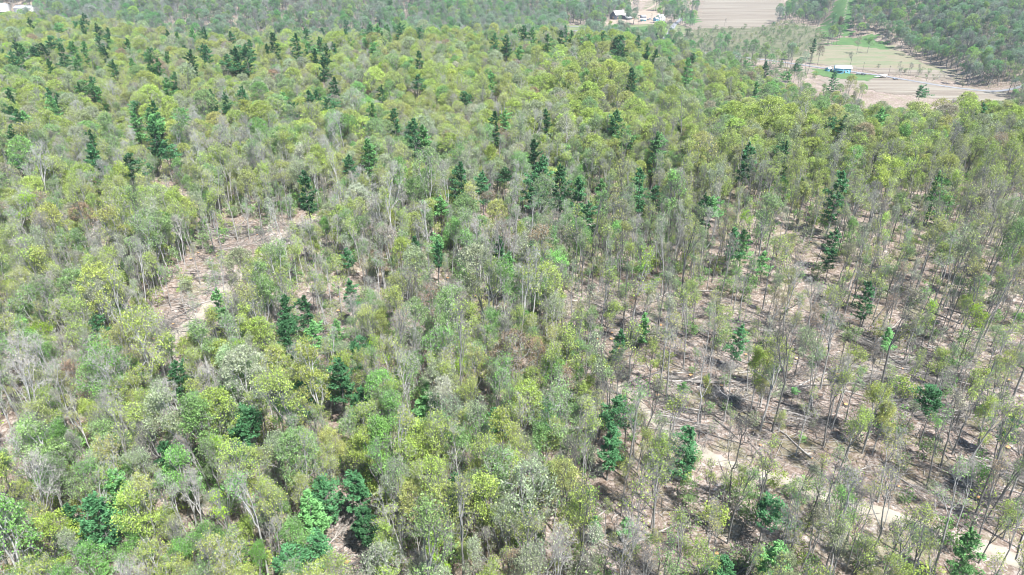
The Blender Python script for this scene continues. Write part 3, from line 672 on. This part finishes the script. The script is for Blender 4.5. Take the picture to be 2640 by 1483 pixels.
# ------------------------------------------------------------------ undergrowth, logs, slash
def pts_in(y0, y1, n, smax=.8):
    y = np.sqrt(rng.uniform(y0 ** 2, y1 ** 2, n)); x = rng.uniform(-1, 1, n) * (smax * y + 10); return np.stack([x, y], 1)
Q = pts_in(45, 340, 9500)
inc = np.zeros(len(Q), bool)
for p, k in CLEAR: inc |= inpoly(Q[:, 0], Q[:, 1], p)
kq = np.where(inc, .28, .9)
for p, w in tracks: kq[neardist(Q, p) < w * .5 + 1.2] = 0
Q = Q[rng.random(len(Q)) < kq]; n = len(Q)
st = np.array([TINTS[tn[j]] for j in rng.choice(5, n, p=[.20, .06, .36, .08, .30])]) * rng.normal(.9, .15, (n, 1))
scatter("saplings", lib("sapling_shape", SHR), np.stack([Q[:, 0], Q[:, 1], height(Q[:, 0], Q[:, 1])], 1), np.stack([rng.normal(0, .08, n), rng.normal(0, .08, n), rng.uniform(0, 6.3, n)], 1),
        rng.uniform(.5, 1.5, n), rng.integers(0, 5, n), st, rng.random(n), "low green and twiggy saplings growing between the trees", "undergrowth")
# brush in the valley
Q2 = []
for poly, nn in (([(215,960),(262,1060),(360,1087),(402,1124),(440,1150),(452,1086),(424,982),(387,902),(314,809),(275,814),(173,896)], 560), ([(300,795),(460,732),(470,722),(440,640),(425,640),(400,690),(360,735)], 60), ([(70,983),(90,1080),(60,1130),(20,1130),(30,980)], 120), ([(150,900),(262,812),(300,750),(300,690),(250,690),(130,930)], 260), ([(100,1170),(190,1290),(150,1300),(90,1230)], 170)):
    P = np.array(poly); q = rng.uniform(P.min(0), P.max(0), (nn * 2, 2)); Q2.append(q[inpoly(q[:, 0], q[:, 1], poly)][:nn])
Q2 = np.vstack(Q2); n = len(Q2)
st = np.array([TINTS[tn[j]] for j in rng.choice(5, n, p=[.05, .05, .40, .25, .25])]) * rng.normal(.62, .12, (n, 1))
scatter("brush", lib("brush_shape", SHR[:3]), np.stack([Q2[:, 0], Q2[:, 1], height(Q2[:, 0], Q2[:, 1])], 1), np.stack([np.zeros(n), np.zeros(n), rng.uniform(0, 6.3, n)], 1),
        rng.uniform(.6, 1.9, n), rng.integers(0, 3, n), st, rng.random(n), "green and grey scrub bushes on the valley meadow", "scrub")

ZONES = [(CLEAR[0][0], .58), (CLEAR[1][0], .16), (CLEAR[4][0], .05), (CLEAR[5][0], .03), (CLEAR[8][0], .05), (CLEAR[9][0], .05), (CLEAR[7][0], .02), (CLEAR[10][0], .06)]
def zone_pt():
    r = rng.random(); c = 0
    for p, w in ZONES:
        c += w
        if r < c: break
    P = np.array(p)
    while True:
        q = rng.uniform(P.min(0), P.max(0))
        if inpoly(q[0], q[1], p): return q
HEAP = [(zone_pt(), rng.uniform(-1.3, .6)) for _ in range(46)]
def logpt():
    if rng.random() < .55:
        h, a = HEAP[rng.integers(len(HEAP))]; return (*(h + rng.normal(0, 2.2, 2)), a + rng.normal(0, .22))
    return (*zone_pt(), rng.uniform(0, 6.28))
# loose sticks and torn branches: one stuff mesh
mb = MB()
for k in range(24000):
    if k < 9000: x, y, a0 = logpt()
    x, y = (x, y) if k < 9000 else zone_pt() if k < 20500 else pts_in(60, 260, 1)[0]
    z = hz(x, y); a = (a0 + rng.normal(0, .5)) if k < 9000 else rng.uniform(0, 6.28); L = rng.gamma(2.0, .95) + .4
    d = np.array([math.cos(a), math.sin(a)]) * L / 2; dz = rng.uniform(0, .35)
    b = np.array([x, y, z])
    r = rng.uniform(.035, .10)
    mb.tube((x - d[0], y - d[1], hz(x - d[0], y - d[1]) + .06), (x + d[0], y + d[1], hz(x + d[0], y + d[1]) + dz + .06), r, r * .4, 3, int(rng.random() < .38))
tag(mb.obj("fallen_branches", [DEAD, DARKWOOD]), "torn grey branches littering the logged ground", "forest debris", kind="stuff")
# fallen logs
items = []
LOGM = []
for i in range(8):
    b = MB(); L = 5 + 1.2 * i; k = 6; p = np.array([0, 0, .16]); r = .13 + .012 * i
    for j in range(k):
        q = np.array([L * (j + 1) / k, rng.normal(0, .10), .16 + abs(rng.normal(0, .05))]); b.tube(p, q, r * (1 - .1 * j), r * (1 - .1 * (j + 1)), 7); p = q
        if j > 2 and rng.random() < .6:
            e = q + np.array([rng.uniform(.5, 1.6), rng.choice([-1, 1]) * rng.uniform(.5, 1.4), rng.uniform(.1, .8)]); b.tube(q, e, .06, .02, 4)
    t = np.arange(7) * 2 * math.pi / 7
    b.add(np.stack([np.full(7, -.005), np.cos(t) * r, .16 + np.sin(t) * r], 1), [list(range(7))], 1)
    LOGM.append((b, L))
LOGP = [b.mesh("fallen_log", [DEAD, CUT]) for b, L in LOGM]; LOGD = [b.mesh("fallen_log", [DARKWOOD, CUT]) for b, L in LOGM]
for i in range(270):
    x, y, a = logpt(); pale = rng.random() < .5; v = int(rng.integers(8))
    o = link(bpy.data.objects.new("fallen_log", (LOGP if pale else LOGD)[v])); L = LOGM[v][1]
    z0 = hz(x, y); z1 = hz(x + L * math.cos(a), y + L * math.sin(a))
    o.location = (x, y, z0 + .03); o.rotation_euler = (0, -math.atan2(z1 - z0, L), a); s = rng.uniform(.75, 1.25); o.scale = (s, s, s)
    tag(o, None, "log", "fallen logs in the logged clearings")
    items.append((o, ("long " if L * s > 9 else "short ") + ("pale barkless" if pale else "dark barked"), x, y, z0))
label_all(items, "fallen log")
# felled tree tops: branchy crowns lying on the ground
def treetop(seed):
    global rng
    rng = np.random.default_rng(seed); b = MB(); n = 46
    tips = np.stack([rng.uniform(2.5, 8, n), np.zeros(n), np.zeros(n)], 1); w = tips[:, 0] * .28
    tips[:, 1] = rng.normal(0, 1, n) * w; tips[:, 2] = np.abs(rng.normal(0, .9, n)) + .1
    b.tube((-3, 0, .2), (.3, 0, .25), .17, .15, 6); branching(b, np.array([.3, 0, .25]), tips, .026, 0, .4)
    twigs(b, tips, 4, 1.2, .022, 0)
    return b
TOPS = [treetop(700 + i) for i in range(4)]; rng = np.random.default_rng(99)
TOPM = [t.mesh("felled_treetop", [DEAD]) for t in TOPS] + [t.mesh("felled_treetop", [DARKWOOD]) for t in TOPS]
items = []
for i in range(260):
    x, y, a = logpt(); z = hz(x, y); v = int(rng.integers(8)); o = link(bpy.data.objects.new("felled_treetop", TOPM[v]))
    o.location = (x, y, z); o.rotation_euler = (0, -math.atan2(hz(x + 6 * math.cos(a), y + 6 * math.sin(a)) - z, 6), a); s = rng.uniform(.6, 1.15); o.scale = (s, s, s)
    tag(o, None, "felled treetop", "branchy tops left on the logged ground")
    items.append((o, ("pale" if v < 4 else "dark") + " branchy felled", x, y, z))
label_all(items, "treetop")
# stumps
items = []
sb = MB(); t = np.arange(9) * 2 * math.pi / 9
sb.tube((0, 0, -.3), (0, 0, .45), .42, .33, 9, 0); sb.add(np.stack([np.cos(t) * .33, np.sin(t) * .33, np.full(9, .452)], 1), [list(range(9))], 1)
for j in range(5):
    a = j * 1.26; sb.tube((math.cos(a) * .25, math.sin(a) * .25, .2), (math.cos(a) * .75, math.sin(a) * .75, -.15), .12, .05, 4, 0)
SM = sb.mesh("tree_stump", [DARKWOOD, CUT])
for i in range(70):
    x, y = zone_pt(); z = hz(x, y); o = link(bpy.data.objects.new("tree_stump", SM)); o.location = (x, y, z); s = rng.uniform(.8, 1.5); o.scale = (s, s, s); o.rotation_euler = (0, 0, rng.uniform(0, 6))
    tag(o, None, "stump", "cut stumps in the logged clearings"); items.append((o, ("wide" if s > 1.15 else "narrow") + " orange-topped cut", x, y, z))
label_all(items, "stump")

#BUILDINGS#

# ------------------------------------------------------------------ buildings and vehicles in the valley
DARKWALL = flat("weathered_board_wall", (.085, .095, .125), .9, .3, .8)
PALEROOF = flat("pale_metal_roof", (.66, .62, .56), .5, .12, .5)
WHITE = flat("white_siding", (.78, .78, .77), .7, .06, .8)
WHITEROOF = flat("white_metal_roof", (.80, .81, .82), .4, .05, .8)
GREYROOF = flat("grey_shingle_roof", (.42, .43, .45), .8, .15, .8)
BLUEWALL = flat("blue_siding", (.17, .42, .58), .7, .12, .8)
TEAL = flat("dark_teal_panel", (.05, .20, .24), .6, .2, .8)
GLASSM = flat("window_glass", (.05, .07, .09), .15, .1, 1)
DOORM = flat("door_paint", (.20, .14, .10), .7, .2, 1)
RUBBER = flat("tyre_rubber", (.03, .03, .03), .9, .1, 1)
def gable_house(name, loc, rz, L, Wd, H, rise, wall, roof, label, cat, wins=3, door=True, over=.5, storeys=1, root=None, ox=0, oy=0, chimney=False):
    """ridge along local x; parts: wall, roof, window (each), door"""
    if root is None:
        root = empty(name, loc, rz); tag(root, label, cat)
    b = MB(); x0, x1, y0, y1 = ox - L / 2, ox + L / 2, oy - Wd / 2, oy + Wd / 2
    b.add([(x0,y0,-.6),(x1,y0,-.6),(x1,y1,-.6),(x0,y1,-.6),(x0,y0,H),(x1,y0,H),(x1,y1,H),(x0,y1,H)], [(0,1,5,4),(1,2,6,5),(2,3,7,6),(3,0,4,7)])
    b.add([(x0,y0,H),(x0,y1,H),(x0,oy,H+rise)], [(1,0,2)]); b.add([(x1,y0,H),(x1,y1,H),(x1,oy,H+rise)], [(0,1,2)])
    b.obj("wall", wall, root)
    r = MB(); o = over; k = rise / (Wd / 2); t = .18
    for s in (-1, 1):
        ye = oy + s * (Wd / 2 + o); ze = H - k * o + .05; zr = H + rise + .05
        V = [(x0-o,ye,ze),(x1+o,ye,ze),(x1+o,oy,zr),(x0-o,oy,zr)]
        V += [(a, bb, c + t) for a, bb, c in V]
        r.add(V, [(0,3,2,1),(4,5,6,7),(0,1,5,4),(1,2,6,5),(2,3,7,6),(3,0,4,7)])
    ro = r.obj("roof", roof, root)
    if chimney:
        c = MB(); c.box(ox-.5, ox+.5, oy-.5, oy+.5, H+rise-.8, H+rise+1.6); c.obj("chimney", DOORM, ro)
    for st in range(storeys):
        zc = 1.7 + st * 2.8
        for i in range(wins):
            xc = x0 + L * (i + 1) / (wins + 1)
            if door and st == 0 and i == wins // 2: continue
            f = MB(); f.box(xc-.65, xc+.65, y0-.06, y0+.02, zc-.75, zc+.75); fo = f.obj("window", WHITE, root)
            p = MB(); p.box(xc-.5, xc+.5, y0-.09, y0-.065, zc-.6, zc+.6); p.obj("pane", GLASSM, fo)
        f = MB(); f.box(x0-.06, x0+.02, oy-.65, oy+.65, zc-.75, zc+.75); fo = f.obj("window", WHITE, root)
        p = MB(); p.box(x0-.09, x0-.065, oy-.5, oy+.5, zc-.6, zc+.6); p.obj("pane", GLASSM, fo)
    if door:
        xc = x0 + L * (wins // 2 + 1) / (wins + 1) if wins else ox
        d = MB(); d.box(xc-.55, xc+.55, y0-.07, y0+.02, 0, 2.1); d.obj("door", DOORM, root)
    return root
def at(x, y, lift=.3): return (x, y, hz(x, y) + lift)
# dark barn: gabled body, cross wing toward the camera, lean-to
t = gable_house("barn", at(172, 1197), R(38), 24, 13, 7, 6, DARKWALL, PALEROOF, "big dark board barn with pale metal roof in the farm yard", "barn", 0, False, .7)
wb = MB(); 
def wing(root, xc, w, y0, y1, H, rise, wall, roof):
    b = MB(); b.add([(xc-w/2,y0,-.6),(xc+w/2,y0,-.6),(xc+w/2,y0,H),(xc,y0,H+rise),(xc-w/2,y0,H)], [(0,1,2,3,4)])
    for s in (-1, 1): b.add([(xc+s*w/2,y0,-.6),(xc+s*w/2,y1,-.6),(xc+s*w/2,y1,H),(xc+s*w/2,y0,H)], [(0,1,2,3)])
    b.obj("wing_wall", wall, root); r = MB()
    for s in (-1, 1):
        xe = xc + s * (w/2+.6); ze = H - rise/(w/2)*.6 + .06
        V = [(xe,y0-.6,ze),(xc,y0-.6,H+rise+.06),(xc,y1,H+rise+.06),(xe,y1,ze)]; V += [(a,b_,c+.18) for a,b_,c in V]
        r.add(V, [(0,3,2,1),(4,5,6,7),(0,1,5,4),(1,2,6,5),(2,3,7,6),(3,0,4,7)])
    r.obj("wing_roof", roof, root)
wing(t, 6, 11, -15, .5, 6.6, 5.2, DARKWALL, PALEROOF)
b = MB(); b.box(.6, 11.4, -20, -15.1, -.6, 2.6); b.obj("lean_to", DARKWALL, t)
b = MB(); V = [(0,-20.6,2.62),(12,-20.6,2.62),(12,-15.05,4.4),(0,-15.05,4.4)]; V += [(a,c,d+.15) for a,c,d in V]; b.add(V, [(0,3,2,1),(4,5,6,7),(0,1,5,4),(1,2,6,5),(2,3,7,6),(3,0,4,7)]); b.obj("lean_to_roof", WHITEROOF, t)
b = MB(); b.box(-12.1, -12.02, -2, 2, 0, 4.4); b.obj("door", DOORM, t)
b = MB(); b.box(-9, -5, -6.62, -6.53, 0, 4); b.obj("door", DOORM, t)
# white farmhouse
t = gable_house("farmhouse", at(236, 1172), R(-62), 12, 9, 6, 3.4, WHITE, WHITEROOF, "white two storey farmhouse with a pale roof by the driveway", "house", 3, True, .5, 2, chimney=True)
wing(t, -1, 7, -11, -4.0, 3.4, 2.2, BLUEWALL, GREYROOF)
b = MB(); b.box(4, 6, -8, -4.6, -.3, .3); b.box(4.1, 4.3, -7.9, -7.7, .3, 2.7); b.box(5.7, 5.9, -7.9, -7.7, .3, 2.7); b.box(3.8, 6.2, -8.2, -4.6, 2.7, 2.85); b.obj("porch", WHITE, t)
# roadside house: long white roof over a blue wall
t = gable_house("roadside_house", at(338, 731), R(-12), 15, 9, 4.6, 2.2, BLUEWALL, WHITEROOF, "blue sided house with long white roof beside the valley road", "house", 4, True, .7)
b = MB(); b.box(-7.5, -.3, -8.6, -4.62, -.3, .35); b.box(-7.3, -7.1, -8.4, -8.2, .35, 2.7); b.box(-.7, -.5, -8.4, -8.2, .35, 2.7); b.box(-7.6, -.2, -8.7, -4.62, 2.7, 2.9); b.obj("porch", TEAL, t)
b = MB(); b.box(-.2, .1, -4.75, -4.62, 0, 4.2); b.box(7.2, 7.5, -4.75, -4.62, 0, 4.2); b.obj("trim", WHITE, t)
gable_house("shed", at(327, 738), R(30), 5, 4.4, 2.4, 1.5, BLUEWALL, WHITEROOF, "small blue shed with white roof left of the roadside house", "shed", 1, True, .3)
gable_house("garage", at(208, 1168), R(-10), 9, 6, 2.8, 1.5, TEAL, WHITEROOF, "low dark shed with white roof in the farm yard", "shed", 1, True, .4)
gable_house("garage", at(214, 1205), R(15), 8, 6, 3, 1.8, DARKWALL, GREYROOF, "grey roofed equipment shed behind the farm yard junk", "shed", 1, True, .4)
for nm, (wx, wy), l, wd, lab in (("long_building", WB1, 24, 10, "long low building with white roof behind the left ridge"), ("white_building", WB2, 12, 12, "white building cut by the photo's top left edge")):
    gable_house(nm, at(wx, wy, 4), R(-8), l, wd, 7, 2.5, WHITE, WHITEROOF, lab, "building", 5, True, .5)
# vehicles
def car(name, x, y, rz, colr, label, cat, L=4.6, H=1.5, truck=False, box=False):
    t = empty(name, at(x, y, .42), rz); tag(t, label, cat, None)
    m = flat(name + "_paint", colr, .3, .05, 1)
    b = MB(); w = .92
    if box: b.box(-L/2, L/2, -1.15, 1.15, .45, H); b.box(-L/2+.1, L/2-.1, -1.05, 1.05, H, H+.12)
    else:
        b.add([(-L/2,-w,.35),(L/2,-w,.35),(L/2,-w,.8),(-L/2,-w,.9),(-L/2,w,.35),(L/2,w,.35),(L/2,w,.8),(-L/2,w,.9)], [(0,1,2,3),(7,6,5,4),(3,2,6,7),(0,4,5,1),(1,5,6,2),(0,3,7,4)])
        c0, c1 = (-.3, 1.2) if truck else (-L*.38, L*.18)
        b.add([(c0,-w*.95,.88),(c1+.6,-w*.95,.83),(c1,-w*.8,H),(c0+.3,-w*.8,H),(c0,w*.95,.88),(c1+.6,w*.95,.83),(c1,w*.8,H),(c0+.3,w*.8,H)], [(3,2,6,7),(0,3,7,4)])
    b.obj("body", m, t)
    g = MB()
    if not box:
        g.add([(c0,-w*.96,.9),(c1+.6,-w*.96,.85),(c1,-w*.81,H-.06),(c0+.3,-w*.81,H-.06)], [(0,1,2,3)]); g.add([(c0,w*.96,.9),(c1+.6,w*.96,.85),(c1,w*.81,H-.06),(c0+.3,w*.81,H-.06)], [(3,2,1,0)])
        g.add([(c1+.61,-w*.9,.86),(c1+.61,w*.9,.86),(c1+.01,w*.78,H-.03),(c1+.01,-w*.78,H-.03)], [(0,1,2,3)])
    else: g.box(L/2-.6, L/2-.2, -1.17, 1.17, 1.3, 1.9); g.box(-1, 0, -1.17, 1.17, 1.3, 1.9)
    g.obj("glass", GLASSM, t)
    for sx in (-L*.32, L*.32):
        for sy in (-w, w):
            k = MB(); k.tube((sx, sy - .12, .33), (sx, sy + .12, .33), .34, .34, 12)
            for e in (-.12, .12):
                a = np.arange(12) * 2 * math.pi / 12; k.add(np.stack([sx + np.cos(a) * .34, np.full(12, sy + e), .33 + np.sin(a) * .34], 1), [list(range(12))])
            k.obj("wheel", RUBBER, t)
    return t
car("parked_car", 134, 1128, R(50), (.8, .8, .8), "white car parked on the lane left of the barn", "car", 5.2, 1.7)
car("parked_car", 349, 718, R(-20), (.45, .46, .50), "grey car parked right beside the roadside house", "car")
car("parked_car", 352.5, 715, R(-10), (.05, .05, .06), "black car on the lawn near the roadside house", "car")
car("camper_trailer", 366, 702, R(-25), (.80, .78, .74), "cream camper trailer parked beside the valley road", "camper", 7, 3.0, box=True)
car("pickup_truck", 361, 703.5, R(-15), (.72, .74, .76), "white pickup truck beside the cream camper trailer", "pickup truck", 5.4, 1.8, truck=True)
car("parked_car", 374, 692, R(10), (.35, .36, .40), "grey car alone at the lawn's far end", "car")
car("parked_car", 222, 1187, R(10), (.10, .20, .45), "blue car parked by the farm driveway", "car")
car("pickup_truck", 217, 1180, R(60), (.05, .06, .07), "black pickup truck in the farm yard", "pickup truck", 5.4, 1.8, truck=True)
car("parked_car", 203, 1188, R(-30), (.55, .57, .60), "silver car among the farm yard clutter", "car")
car("parked_car", 196, 1196, R(20), (.42, .10, .05), "rust red car in the middle of the farm yard", "car")
# lumber stacks, each a pile of boards
def boards(x, y, rz, n, L, m, label):
    b = MB()
    for k in range(n):
        yy = (k % 4) * .45 - .9; zz = .2 + (k // 4) * .28; e = rnd.uniform(-.3, .3); b.box(-L/2+e, L/2+e, yy, yy+.4, zz, zz+.22)
    o = b.obj("board_stack", m, None); o.location = at(x, y, .35); o.rotation_euler = (0, 0, rz); tag(o, label, "lumber stack", "lumber and junk stacks in the farm yard")
for i, (x, y, a, lab) in enumerate([(196,1228,.2,"dark lumber stack farthest back in the farm yard"),(205,1236,-.3,"dark lumber stack beside the lane past the barn"),(214,1240,.6,"lumber stack right behind the equipment shed"),(188,1206,.1,"low board pile close beside the barn"),(200,1152,0,"board pile at the front edge of the yard"),(222,1150,.9,"board pile beside the driveway curve"),(186,1250,.4,"board pile at the yard's back left")]):
    boards(x, y, a, 12, 6, DARKWOOD if i % 2 == 0 else DEAD, lab)
# tractor on the big field's edge
t = empty("tractor", at(404, 1135, .2), R(20)); tag(t, "dark tractor standing on the big tan field's corner", "tractor")
b = MB(); b.box(.2, 2.4, -.45, .45, .8, 1.6); b.box(-1.2, .3, -.7, .7, .9, 1.3); b.obj("body", TEAL, t)
b = MB(); b.box(-1.1, .2, -.7, .7, 1.3, 2.5); b.box(-1.25, .35, -.85, .85, 2.5, 2.65); b.obj("cab", DARKWALL, t)
for sx, sy, r in ((-.8,-1.05,.85),(-.8,1.05,.85),(1.9,-.8,.5),(1.9,.8,.5)):
    k = MB(); k.tube((sx, sy-.2, r), (sx, sy+.2, r), r, r, 14)
    for e in (-.2, .2):
        a = np.arange(14) * 2 * math.pi / 14; k.add(np.stack([sx + np.cos(a) * r, np.full(14, sy + e), r + np.sin(a) * r], 1), [list(range(14))])
    k.obj("wheel", RUBBER, t)
# utility poles along the valley road
for i, (x, y, lab) in enumerate([(322, 776, "wooden utility pole left of the roadside house"), (300, 800, "wooden utility pole by the road near the brown patch"), (361, 735, "wooden utility pole behind the grey parked car"), (378, 715, "wooden utility pole near the lone roadside tree"), (402, 688, "wooden utility pole beside the brown field strip"), (418, 668, "wooden utility pole nearest the field's right end")]):
    t = empty("utility_pole", at(x, y, 0), R(-50)); tag(t, lab, "utility pole", "utility poles along the valley road")
    b = MB(); b.tube((0,0,-.5), (0,0,9.5), .17, .12, 8); b.obj("pole", DARKWOOD, t)
    b = MB(); b.box(-1.1, 1.1, -.07, .07, 8.7, 8.85); b.obj("crossarm", DARKWOOD, t)
    for sx in (-1, 0, 1):
        b = MB(); b.tube((sx, 0, 8.85), (sx, 0, 9.1), .06, .05, 6); b.obj("insulator", WHITE, t)
# lone and clumped trees of the valley
vt = [(378, 694, "bare", 0, .60, "soft green", "lone bare tree by the road right of the camper"),
 (221, 1168, "bare", 1, .55, "soft green", "small bare tree before the white farmhouse"),
 (262, 1186, "dense", 0, .95, "fresh green", "rounded green tree right of the white farmhouse"), (270, 1200, "dense", 1, 1.0, "soft green", "second tree of the row behind the farmhouse lawn"),
 (280, 1225, "dense", 2, 1.05, "fresh green", "tall green tree farther up the field edge"), (258, 1172, "mid", 1, .7, "yellow-green", "small tree beside the farmhouse's right wall"),
 (318, 1100, "bare", 2, .5, "soft green", "small bare tree at the big field's lower corner"),
 (396, 712, "bare", 1, .62, "soft green", "bare tree in the thicket above the road"), (400, 716, "bare", 3, .6, "pale grey-green", "twiggy tree beside it in the road thicket"), (404, 708, "bare", 0, .65, "soft green", "thin bare tree in the road thicket's right half"), (392, 722, "bare", 2, .55, "soft green", "bare tree at the road thicket's back"),
 (418, 850, "dense", 3, 1.0, "fresh green", "bright green tree at the field's far left corner"), (404, 846, "mid", 0, 1.0, "buff", "grey-buff round tree left of the bright green field tree")]
for x, y, k, v, s, tc, lab in vt:
    o = place("broadleaf_tree" if k != "bare" else "bare_tree", k, v, x, y, hz(x, y), rng.uniform(0, 6), s, (0, 0), TINTS[tc], .3, "tree", "trees standing in the valley"); o["label"] = lab

# ------------------------------------------------------------------ air
def haze(dens):
    m, t, out = mat("haze_air"); v = N(t, "ShaderNodeVolumePrincipled"); v.inputs["Color"].default_value = (.74, .88, 1, 1); v.inputs["Density"].default_value = dens; v.inputs["Anisotropy"].default_value = .1
    t.links.new(v.outputs[0], out.inputs["Volume"])
    b = MB(); b.box(-5200, 5200, -1700, 9200, float(Z.min()) - 1, max(float(Z.max()) + 32, 112))
    tag(b.obj("haze", m), "thin blue air between the camera and the far hills", kind="stuff")
haze(HAZE)
